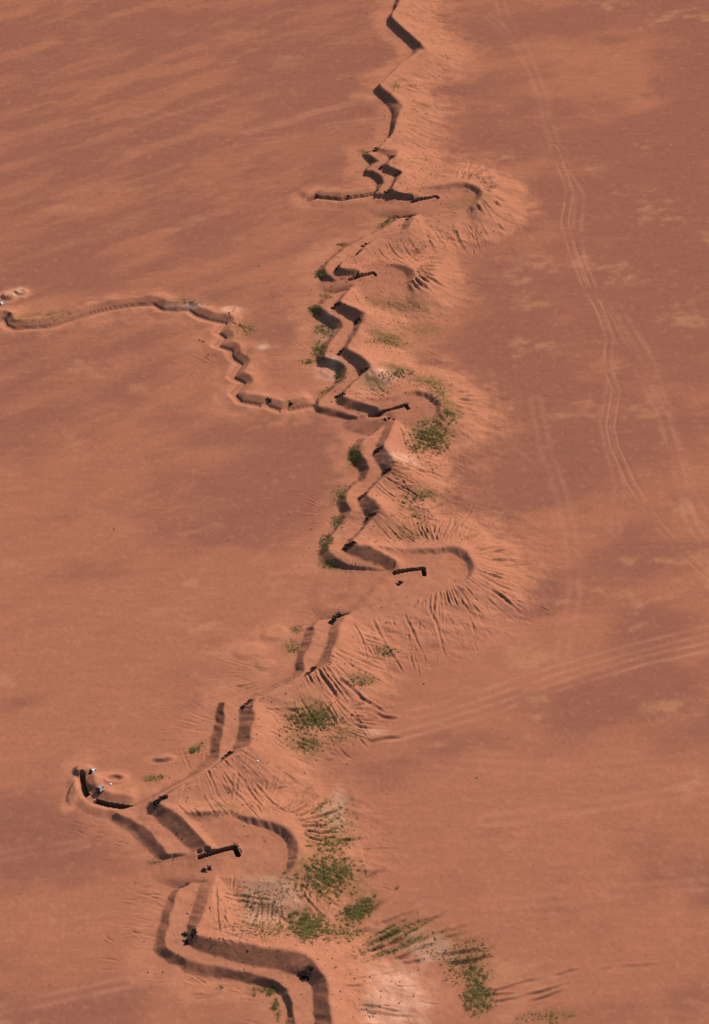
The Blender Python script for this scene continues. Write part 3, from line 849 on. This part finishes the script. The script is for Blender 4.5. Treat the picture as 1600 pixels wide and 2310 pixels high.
def ground_piece(name, ident, parent=None):
    q = quads[FID == ident]
    if len(q) < 4:
        return None
    used, inv = np.unique(q, return_inverse=True)
    q = inv.reshape(-1, 4).astype(np.int32)
    me = bpy.data.meshes.new(name)
    me.vertices.add(len(used)); me.vertices.foreach_set('co', CO[used].ravel())
    me.loops.add(q.size); me.loops.foreach_set('vertex_index', q.ravel())
    me.polygons.add(len(q))
    me.polygons.foreach_set('loop_start', np.arange(0, q.size, 4, dtype=np.int32))
    me.polygons.foreach_set('use_smooth', np.ones(len(q), bool))
    for nm, z in (('zone', zone), ('zone_more', zone2)):
        a = me.attributes.new(nm, 'FLOAT_COLOR', 'POINT')
        a.data.foreach_set('color', z[used].ravel())
    me.update(calc_edges=True)
    me.materials.append(M_GROUND)
    me.normals_split_custom_set_from_vertices(VNf[used])
    o = bpy.data.objects.new(name, me)
    COL.objects.link(o)
    if parent is not None:
        o.parent = parent
        o.matrix_parent_inverse = parent.matrix_world.inverted()
    return o

def tag(o, label, cat=None, group=None, kind=None):
    if label: o['label'] = label
    if cat: o['category'] = cat
    if group: o['group'] = group
    if kind: o['kind'] = kind
    return o
def empty(name, loc):
    o = bpy.data.objects.new(name, None)
    o.empty_display_size = .5
    COL.objects.link(o)
    o.location = loc
    bpy.context.view_layer.update()
    return o

g = ground_piece('ground', 0)
g['kind'] = 'structure'
BERM_LABEL = {1: 'two-stepped sand berm, nearest section, running off the bottom edge of the photo',
 2: 'long two-stepped sand berm section from the lower left outpost up to the big ramp',
 3: 'zigzag sand berm section between the middle and the big lower curved banks',
 4: 'zigzag sand berm section near the centre where the narrow trench joins',
 5: 'straight sand berm section between the second and the farthest curved banks',
 6: 'short kinked sand berm section just above the farthest curved bank',
 7: 'plain single-faced sand berm zigzagging off the top edge of the photo'}
EMP_LABEL = {5: 'nearest curved sand emplacement, at lower left with green bushes around its outer end',
 4: 'big curved sand emplacement with the longest scraped rays, right below the centre',
 3: 'middle curved sand emplacement beside the pale patch and round green thicket',
 2: 'small curved sand emplacement, second from the top of the photo',
 1: 'farthest curved sand emplacement with short comb-like rays, near the top'}
TR_LABEL = {1: 'narrow zigzag trench with raised banks running to the left edge of the photo',
 2: 'short straight trench left of the farthest curved emplacement',
 3: 'short bent trench of the outpost at lower left'}
MOUND_LABEL = {1: 'oval earth mound beside the white sheet at lower left outpost', 2: 'hollow ring of earth at the lower left outpost',
 3: 'low flat earth mound in the bend of the outpost trench', 4: 'round earth mound at the left edge of the photo', 5: 'low hollow mound right of the round one near the left edge'}
roots = {}
def root_for(kind, k):
    if (kind, k) in roots:
        return roots[(kind, k)]
    if kind == 'berm':
        p = sec_rows[k - 1][0][len(sec_rows[k - 1][0]) // 2]
        o = tag(empty('sand_berm', (p[0], p[1], 0)), BERM_LABEL[k], 'berm', 'sections of the sand berm')
    elif kind == 'emp':
        p = arc_in[k][len(arc_in[k]) // 2]
        o = tag(empty('curved_emplacement', (p[0], p[1], 0)), EMP_LABEL[k], 'emplacement', 'curved emplacements on the outer side of the berm')
    else:
        p = at(*{1: TR1, 2: TR2, 3: TR3}[k][len({1: TR1, 2: TR2, 3: TR3}[k]) // 2], 0)
        o = tag(empty('narrow_trench', (p[0], p[1], 0)), TR_LABEL[k], 'trench', 'narrow trenches')
    roots[(kind, k)] = o
    return o
for i, key in list(IDNAME.items()):
    if key is None or not (FID == i).any():
        continue
    if key[0] == 'mound':
        o = ground_piece('earth_mound', i)
        if o: tag(o, MOUND_LABEL[key[1]], 'mound', 'earth mounds of the outposts')
    else:
        nm = key[2]
        ground_piece(nm, i, root_for(key[0], key[1]))
print('ground cut')

# ------------------------------------------------------------------ heights for everything that stands on it
def heights(x, y):
    d = y * cp + CAMZ * sp
    j = np.clip(np.interp(y, ys, np.arange(NR)), 0, NR - 1.001)
    i = np.clip(np.interp(x * F / d, cols, np.arange(NC)), 0, NC - 1.001)
    j0, i0 = j.astype(int), i.astype(int)
    a, b = j - j0, i - i0
    return (Z[j0, i0] * (1 - b) + Z[j0, i0 + 1] * b) * (1 - a) + (Z[j0 + 1, i0] * (1 - b) + Z[j0 + 1, i0 + 1] * b) * a
def height(x, y):
    return float(heights(np.array([x]), np.array([y]))[0])
def hits(px, py):
    """the spots on the ground seen at picture points"""
    px, py = np.asarray(px, float), np.asarray(py, float)
    u, v = (px - W / 2) / F, (py - HGT / 2) / F
    dx, dy, dz = u, cp - v * sp, -sp - v * cp
    t0, t1 = (6.5 - CAMZ) / dz, (-3.0 - CAMZ) / dz
    res, done = t1.copy(), np.zeros(len(px), bool)
    for f in np.linspace(0, 1, 70):
        t = t0 + (t1 - t0) * f
        k = ~done & (CAMZ + dz * t <= heights(dx * t, dy * t))
        res[k] = t[k]; done |= k
    x, y = dx * res, dy * res
    return np.stack([x, y, heights(x, y)], -1)
def hit(px, py):
    return Vector(hits([px], [py])[0])

def mesh_obj(name, verts, faces, material, parent=None, smooth=False, loc=None):
    me = bpy.data.meshes.new(name)
    me.from_pydata([tuple(v) for v in verts], [], faces)
    me.materials.append(material)
    if smooth:
        me.polygons.foreach_set('use_smooth', [True] * len(me.polygons))
    o = bpy.data.objects.new(name, me)
    COL.objects.link(o)
    if parent is not None:
        o.parent = parent
    if loc is not None:
        o.location = loc
    return o
class MB:
    def __init__(s): s.v, s.f = [], []
    def add(s, vs, fs):
        n = len(s.v); s.v += [tuple(v) for v in vs]; s.f += [tuple(i + n for i in f) for f in fs]
    def stone(s, c, r, rnd, flat=.75):
        """a rough angular boulder"""
        vs = []
        for zz, rr, n in ((-.5, .75, 5), (.1, 1.0, 6), (.62, .6, 5)):
            ph = rnd.uniform(0, 6)
            for k in range(n):
                a = ph + 2 * math.pi * k / n
                q = r * rr * rnd.uniform(.75, 1.2)
                vs.append((c[0] + q * math.cos(a), c[1] + q * math.sin(a), c[2] + flat * r * zz * rnd.uniform(.8, 1.2)))
        vs.append((c[0], c[1], c[2] + flat * r * .85))
        fs = []
        def ring(a0, na, b0, nb):
            i = j = 0
            while i < na or j < nb:
                if j * na <= i * nb and j < nb:
                    fs.append((a0 + i % na, b0 + (j + 1) % nb, b0 + j % nb)); j += 1
                else:
                    fs.append((a0 + i % na, a0 + (i + 1) % na, b0 + j % nb)); i += 1
        ring(0, 5, 5, 6); ring(5, 6, 11, 5)
        for k in range(5): fs.append((11 + k, 11 + (k + 1) % 5, 16))
        s.add(vs, fs)
    def bar(s, a, b, w):
        a, b = Vector(a), Vector(b)
        d = (b - a).normalized()
        u = d.cross(Vector((0, 0, 1)));
        u = u.normalized() if u.length > .01 else Vector((1, 0, 0))
        v = d.cross(u)
        vs = [p + u * sx * w / 2 + v * sy * w / 2 for p in (a, b) for sx, sy in ((-1, -1), (1, -1), (1, 1), (-1, 1))]
        s.add(vs, [(0, 1, 2, 3), (7, 6, 5, 4), (0, 4, 5, 1), (1, 5, 6, 2), (2, 6, 7, 3), (3, 7, 4, 0)])
    def hood(s, c, ang, rx, ry, h, rnd, open_a=70):
        """a sagging half shell for a shaded mouth, open on one side, with thickness"""
        N, K = 9, 4
        def pt(i, k, sc):
            a = R(open_a) + (2 * math.pi - 2 * R(open_a)) * i / (N - 1)
            e = (k / K) * math.pi / 2
            q = math.cos(e) ** .7
            x, y, z = rx * sc * q * math.cos(a), ry * sc * q * math.sin(a), h * sc * math.sin(e) * (1 + .12 * math.sin(i * 2.3 + rx * 9))
            return (c[0] + x * math.cos(ang) - y * math.sin(ang), c[1] + x * math.sin(ang) + y * math.cos(ang), c[2] + z - .1)
        vs = [pt(i, k, sc) for sc in (1.0, .88) for i in range(N) for k in range(K + 1)]
        fs = []
        o2 = N * (K + 1)
        ix = lambda l, i, k: l * o2 + i * (K + 1) + k
        for i in range(N - 1):
            for k in range(K):
                fs.append((ix(0, i, k), ix(0, i + 1, k), ix(0, i + 1, k + 1), ix(0, i, k + 1)))
                fs.append((ix(1, i, k), ix(1, i, k + 1), ix(1, i + 1, k + 1), ix(1, i + 1, k)))
        for i in (0, N - 1):
            for k in range(K):
                fs.append((ix(0, i, k), ix(0, i, k + 1), ix(1, i, k + 1), ix(1, i, k)))
        for i in range(N - 1):
            fs.append((ix(0, i, 0), ix(1, i, 0), ix(1, i + 1, 0), ix(0, i + 1, 0)))
        s.add(vs, fs)

# ------------------------------------------------------------------ dark dugouts on the ledges of the berm: picture spots of their mouths
DUG = [
 ([(420,2126),(417,2110),(432,2112),(438,2101)], 1.0, 'dark dugout at the left corner of the long shaded berm face near the bottom'),
 ([(683,2196),(701,2187),(692,2208),(679,2205)], 1.05, 'dark dugout at the right end of the long shaded berm face near the bottom'),
 ([(461,1965),(472,1959)], .9, 'small dark dugout below the vehicle pit of the nearest curved emplacement'),
 ([(348,1813),(356,1808),(362,1801),(371,1799)], 1.05, 'dark dugout right of the lower left outpost, at the berm corner'),
 ([(510,1708),(519,1700)], 1.15, 'dark dugout on the berm, first one above the lower left outpost'),
 ([(547,1598),(555,1590),(563,1583)], 1.05, 'dark dugout on the berm, second one above the lower left outpost'),
 ([(694,1522),(702,1515),(709,1509)], 1.1, 'dark dugout on the berm, third one above the lower left outpost'),
 ([(746,1406),(753,1400),(759,1395),(766,1390)], 1.1, 'dark dugout on the berm at the foot of the ramp to the big curved emplacement'),
 ([(897,1319),(903,1315)], .9, 'small dark dugout below the vehicle pit of the big curved emplacement'),
 ([(778,1240),(781,1232),(790,1229),(797,1225)], 1.05, 'dark dugout on the berm just above the big curved emplacement, left of its shaded face'),
 ([(828,1172),(835,1164),(843,1161)], .95, 'dark dugout on the berm, second above the big curved emplacement'),
 ([(812,1126),(817,1119),(825,1115)], .95, 'dark dugout on the berm, third above the big curved emplacement'),
 ([(867,1068),(871,1062),(879,1060)], .95, 'dark dugout on the berm, fourth above the big curved emplacement'),
 ([(846,1022),(851,1016),(860,1012)], 1.05, 'dark dugout on the berm, fifth above the big curved emplacement'),
 ([(869,948),(877,945)], .8, 'small dark dugout just below the middle curved emplacement'),
 ([(760,897),(766,893),(774,889)], 1.0, 'dark dugout where the narrow trench meets the berm by the middle emplacement'),
 ([(817,838),(826,834)], .95, 'dark dugout on the right-hand corner above the middle curved emplacement'),
 ([(764,800),(769,794),(775,790)], 1.0, 'dark dugout on the left-hand corner, second above the middle curved emplacement'),
 ([(803,728),(810,722)], 1.0, 'dark dugout on the right-hand corner below the second curved emplacement'),
 ([(751,696),(757,690),(764,686)], .95, 'dark dugout on the left-hand corner just below the second curved emplacement'),
 ([(759,607),(764,601)], .8, 'dark dugout on the berm left of the second curved emplacement'),
 ([(807,573),(813,566)], .85, 'dark dugout pair, lower one, on the berm below the farthest emplacement'),
 ([(819,556),(825,551)], .8, 'dark dugout pair, upper one, on the berm below the farthest emplacement'),
 ([(918,496),(925,490)], .8, 'dark dugout just below the ramp of the farthest emplacement'),
 ([(870,435),(877,431)], .95, 'dark dugout on the berm left of the farthest emplacement'),
 ([(894,396),(902,391)], .95, 'dark dugout above the farthest emplacement, right-hand corner'),
 ([(857,382),(860,377)], .95, 'dark dugout above the farthest emplacement, left-hand corner'),
 ([(884,355)], 1.0, 'uppermost dark dugout on a right-hand corner of the berm'),
 ([(844,341),(849,336)], .9, 'uppermost dark dugout of all, at the left corner where the plain berm begins'),
 ([(606,905)], 1.1, 'dark covered dugout on the bank of the zigzag trench, left one of two'),
 ([(655,912)], 1.0, 'dark covered dugout on the bank of the zigzag trench, right one of two'),
 ([(715,443)], .9, 'dark dugout at the left end of the short far trench'),
 ([(784,446)], .9, 'dark dugout in the middle of the short far trench'),
 ([(22,709)], .8, 'small dark dugout at the left end of the long trench'),
 ([(530,1914),(536,1922),(539,1930)], .9, 'black shells added for shade at the right end of the nearest vehicle pit'),  # this and the next two: shade of the pit's end wall as black shells
 ([(957,1297)], .7, 'small black shell added for shade at the right end of the big emplacement vehicle pit'),
 ([(917,916)], .8, 'small black shell added for shade at the right end of the middle emplacement vehicle pit'),
]
rnd = random.Random(3)
for spots, sc, label in DUG:
    sc *= .88
    P = [hit(*s) for s in spots]
    root = empty('dugout', P[0])
    tag(root, label, 'dugout', 'dark dugouts along the berm')
    stones, beams = MB(), MB()
    for p in P:
        q = p - P[0]
        ang = math.pi + R(rnd.uniform(5, 60))
        hm = MB()
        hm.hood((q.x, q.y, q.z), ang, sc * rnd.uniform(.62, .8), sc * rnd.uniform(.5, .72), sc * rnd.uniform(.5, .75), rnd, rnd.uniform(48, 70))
        mesh_obj('mouth_shade_shell', hm.v, hm.f, M_MOUTH_SHADE, root)  # black shell puts the shade of the open mouth into its colour
        for k in range(7):
            a = ang + R(rnd.uniform(40, 320))
            r = sc * rnd.uniform(.65, .95)
            x, y = q.x + r * math.cos(a), q.y + r * math.sin(a)
            z = height(P[0].x + x, P[0].y + y) - P[0].z
            stones.stone((x, y, z + .05), sc * rnd.uniform(.14, .27), rnd)
    tag(mesh_obj('stone_rim', stones.v, stones.f, M_SHADE_STONE, root), None, kind='stuff')

# ------------------------------------------------------------------ shelters of the outposts
def shelter(px, py, w, l, h, rot, sheet, label, dark_side=True):
    p = hit(px, py)
    root = empty('shelter', p)
    root.rotation_euler = (0, 0, R(rot))
    tag(root, label, 'shelter', 'shelters of the outposts')
    # stone end wall, sheet stretched over a ridge, the mouth's shade put in as a black hood
    b = MB(); N = 7
    vs = []
    for lay in (0, .06):
        for i in range(N):
            u = i / (N - 1)
            for j in range(6):
                v = j / 5
                z = h * (1 - .55 * abs(2 * u - 1) ** 1.6) - .10 * math.sin(math.pi * v) * h - .04 * math.sin(9 * v + 5 * u) - lay
                vs.append(((v - .5) * l, (u - .5) * w, z))
    fs = []
    o2 = N * 6
    for i in range(N - 1):
        for j in range(5):
            a = i * 6 + j
            fs.append((a, a + 1, a + 7, a + 6)); fs.append((o2 + a, o2 + a + 6, o2 + a + 7, o2 + a + 1))
    for i in range(N - 1):
        for j in (0, 5):
            a = i * 6 + j
            fs.append((a, a + 6, o2 + a + 6, o2 + a))
    for j in range(5):
        for i in (0, N - 1):
            a = i * 6 + j
            fs.append((a, o2 + a, o2 + a + 1, a + 1))
    b.add(vs, fs)
    mesh_obj('sheet', b.v, b.f, sheet, root, True)
    s = MB()
    for k in range(22):
        side = k % 2 * 2 - 1
        s.stone(((k / 22 - .5) * l, side * w * .48, h * .22 * (1 + (k // 2) % 2)), .26, rnd)
    tag(mesh_obj('stone_wall', s.v, s.f, M_PALE, root), None, kind='stuff')
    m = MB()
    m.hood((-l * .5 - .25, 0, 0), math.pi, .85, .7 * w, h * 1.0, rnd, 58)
    mesh_obj('mouth_shade_hood', m.v, m.f, M_MOUTH_SHADE, root)
    for sx in (-1, 1):
        pl = MB()
        pl.bar((sx * l * .47, 0, -.2), (sx * l * .47, 0, h * .95), .1)
        mesh_obj('pole', pl.v, pl.f, M_WOOD, root)
shelter(212, 1741, 1.1, .95, .9, 12, M_WHITE, 'shelter with a bright white sheet and black mouth at the lower left outpost')
shelter(229, 1781, 1.1, 1.2, .8, 30, M_BLUE, 'shelter with faded blue-grey sheet and black mouth beside the outpost trench')
shelter(5, 686, 1.0, 1.1, .7, 40, M_WHITE, 'white sheeted shelter cut by the left edge of the photo')

# white litter and single stones
def lone(px, py, r, material, name, label, cat, n=1):
    p = hit(px, py)
    b = MB()
    for k in range(n):
        b.stone((rnd.uniform(-1, 1) * r * (n > 1), rnd.uniform(-1, 1) * r * (n > 1), r * .3), r * rnd.uniform(.7, 1.1), rnd)
    o = mesh_obj(name, b.v, b.f, material, None, False, p)
    tag(o, label, cat)
    return o
lone(250, 1770, .34, M_WHITE, 'plastic_drum', 'small white drum right of the blue-grey shelter sheet', 'drum')
lone(581, 1718, .38, M_WHITE, 'white_boulder', 'small white boulder on the sand right of the lower left berm corner', 'rock')
lone(752, 2212, .3, M_PALE, 'pale_boulder', 'pale boulder beside the berm crest at the bottom edge', 'rock')

# ------------------------------------------------------------------ scrub
def bush_mesh(seed, n):
    r = random.Random(seed)
    vs, fs = [], []
    lobes = [(r.uniform(-.45, .45), r.uniform(-.45, .45), r.uniform(.12, .42), r.uniform(.35, .6)) for _ in range(5)]
    for k in range(n):
        lx, ly, lz, lr = r.choice(lobes)
        d = Vector((r.gauss(0, 1), r.gauss(0, 1), r.gauss(.35, .8))).normalized() * lr * r.uniform(.55, 1.1)
        c = Vector((lx, ly, lz)) + d * Vector((1, 1, .75)).length / 1.6
        c.z = max(c.z, .02)
        nrm = (d + Vector((r.uniform(-.5, .5), r.uniform(-.5, .5), r.uniform(0, .6)))).normalized()
        u = nrm.orthogonal().normalized()
        u = (u * math.cos(k) + nrm.cross(u) * math.sin(k)).normalized()
        v = nrm.cross(u)
        a, b = r.uniform(.13, .24), r.uniform(.07, .13)
        i = len(vs)
        vs += [c - u * a, c + v * b, c + u * a, c - v * b]
        fs.append((i, i + 1, i + 2, i + 3))
    # twigs
    for k in range(5):
        a = k * 1.26 + r.uniform(-.3, .3)
        t = Vector((.6 * math.cos(a), .6 * math.sin(a), r.uniform(.25, .5)))
        s = Vector((-math.sin(a), math.cos(a), 0)) * .025
        i = len(vs)
        vs += [-s, s, t + s * .3, t - s * .3]
        fs.append((i, i + 1, i + 2, i + 3))
    return [tuple(v) for v in vs], fs
VAR = [bush_mesh(s, 34) for s in range(6)]
VAR_ME = []
for v, f in VAR:
    me = bpy.data.meshes.new('desert_bush')
    me.from_pydata(v, [], f); me.materials.append(M_LEAF)
    VAR_ME.append(me)
plants = []
for (px, py, rx, ry, rot, cnt, big, label) in SCRUB:
    ca, sa = math.cos(R(rot)), math.sin(R(rot))
    clumps = [(rng.normal(0, .5), rng.normal(0, .5)) for _ in range(max(2, cnt // 22))]
    n_ = int(cnt * 1.8)
    for k in range(n_):
        if rng.random() < .35:
            c = clumps[rng.integers(len(clumps))]
            u, v = c[0] + rng.normal(0, .24), c[1] + rng.normal(0, .24)
        else:
            u, v = rng.normal(0, .52), rng.normal(0, .52)
        if u * u + v * v > 1.6:
            continue
        x, y = px + rx * u * ca + ry * v * sa, py - rx * u * sa + ry * v * ca
        size = big * (.26 + .56 * rng.random() ** 1.8)
        wh = ' '.join(t_ for t_ in ('upper' if v < -.3 else 'lower' if v > .3 else '', 'left' if u < -.3 else 'right' if u > .3 else '') if t_) or 'middle'
        plants.append((x, y, size, label + ', ' + wh + ' part'))
single = [(495,2228,1.15,'single dark bush on bare sand left of the berm near the bottom'), (572,2246,.75,'lone small bush on sand beside the toe of the berm near the bottom'),
          (897,2003,.7,'lone dark bush on bare sand right of the lowest thickets'), (733,1978,1.2,'darkest biggest bush in the thicket below the nearest curved bank'),
          (1075,1755,.5,'tiny lone bush on the empty plain at right'), (258,1194,.5,'tiny lone bush on the empty plain left of centre'), (583,600,.6,'tiny lone bush on the upper left plain')]
vis = sorted(range(len(plants)), key=lambda k: -plants[k][2] * pxm(plants[k][1]))
individuals = set(vis[:285])
def put_bush(x, y, size, label, group, p=None):
    o = bpy.data.objects.new('desert_bush', VAR_ME[rnd.randrange(6)])
    COL.objects.link(o)
    p = Vector(p) if p is not None else hit(x, y)
    o.location = p - Vector((0, 0, .04))
    o.rotation_euler = (0, 0, rnd.uniform(0, 6.28))
    o.scale = (size * rnd.uniform(.85, 1.25), size * rnd.uniform(.85, 1.25), size * rnd.uniform(.5, .75))
    return tag(o, label, 'bush', group)
for s in single:
    put_bush(*s, None)
sv, sf = [], []
base_n = 0
PP = hits([q[0] for q in plants], [q[1] for q in plants])
arrs = [np.array(v) for v, f in VAR]
for k, (x, y, size, label) in enumerate(plants):
    if k in individuals:
        put_bush(x, y, size, label, ('bushes ' + label.split('bush ', 1)[-1]).rsplit(',', 1)[0], PP[k])
        continue
    i = rnd.randrange(6)
    p = Vector(PP[k])
    a = rnd.uniform(0, 6.28)
    A = arrs[i]
    c, s = math.cos(a), math.sin(a)
    B = np.stack([(A[:, 0] * c - A[:, 1] * s) * size + p.x, (A[:, 0] * s + A[:, 1] * c) * size + p.y, A[:, 2] * size * .65 + p.z - .04], -1)
    sv.append(B)
    sf.append(np.array(VAR[i][1]) + base_n)
    base_n += len(A)
sv, sf = np.concatenate(sv), np.concatenate(sf)
me = bpy.data.meshes.new('scrub')
me.vertices.add(len(sv)); me.vertices.foreach_set('co', sv.astype(np.float32).ravel())
me.loops.add(sf.size); me.loops.foreach_set('vertex_index', sf.astype(np.int32).ravel())
me.polygons.add(len(sf)); me.polygons.foreach_set('loop_start', np.arange(0, sf.size, 4, dtype=np.int32))
me.update(calc_edges=True)
me.materials.append(M_LEAF)
so_ = bpy.data.objects.new('scrub', me)
COL.objects.link(so_)
tag(so_, 'sparse small desert scrub spread along the berm and furrows', 'scrub', None, 'stuff')

# loose stones thrown over the berm and its slopes
b = MB()
spots = []
for k in range(2600):
    S = sec_crest[rng.integers(7)]
    j = rng.integers(len(S) - 1)
    p = S[j] + (S[j + 1] - S[j]) * rng.random()
    spots.append((p[0] + rng.normal(6, 9), p[1] + rng.normal(0, 5), .08 + .17 * rng.random() ** 2.5))
for k in range(900):
    spots.append((rng.uniform(-75, 75), rng.uniform(210, 640), rng.uniform(.05, .15)))
hz = heights(np.array([q[0] for q in spots]), np.array([q[1] for q in spots]))
for (x, y, r), z in zip(spots, hz):
    b.stone((x, y, z + r * .2), r, rnd)
tag(mesh_obj('loose_stones', b.v, b.f, M_BAG), 'loose reddish stones scattered over the berm slopes and plain', 'stones', None, 'stuff')
print('scene built', len(bpy.data.objects), 'objects', len(plants), 'plants')
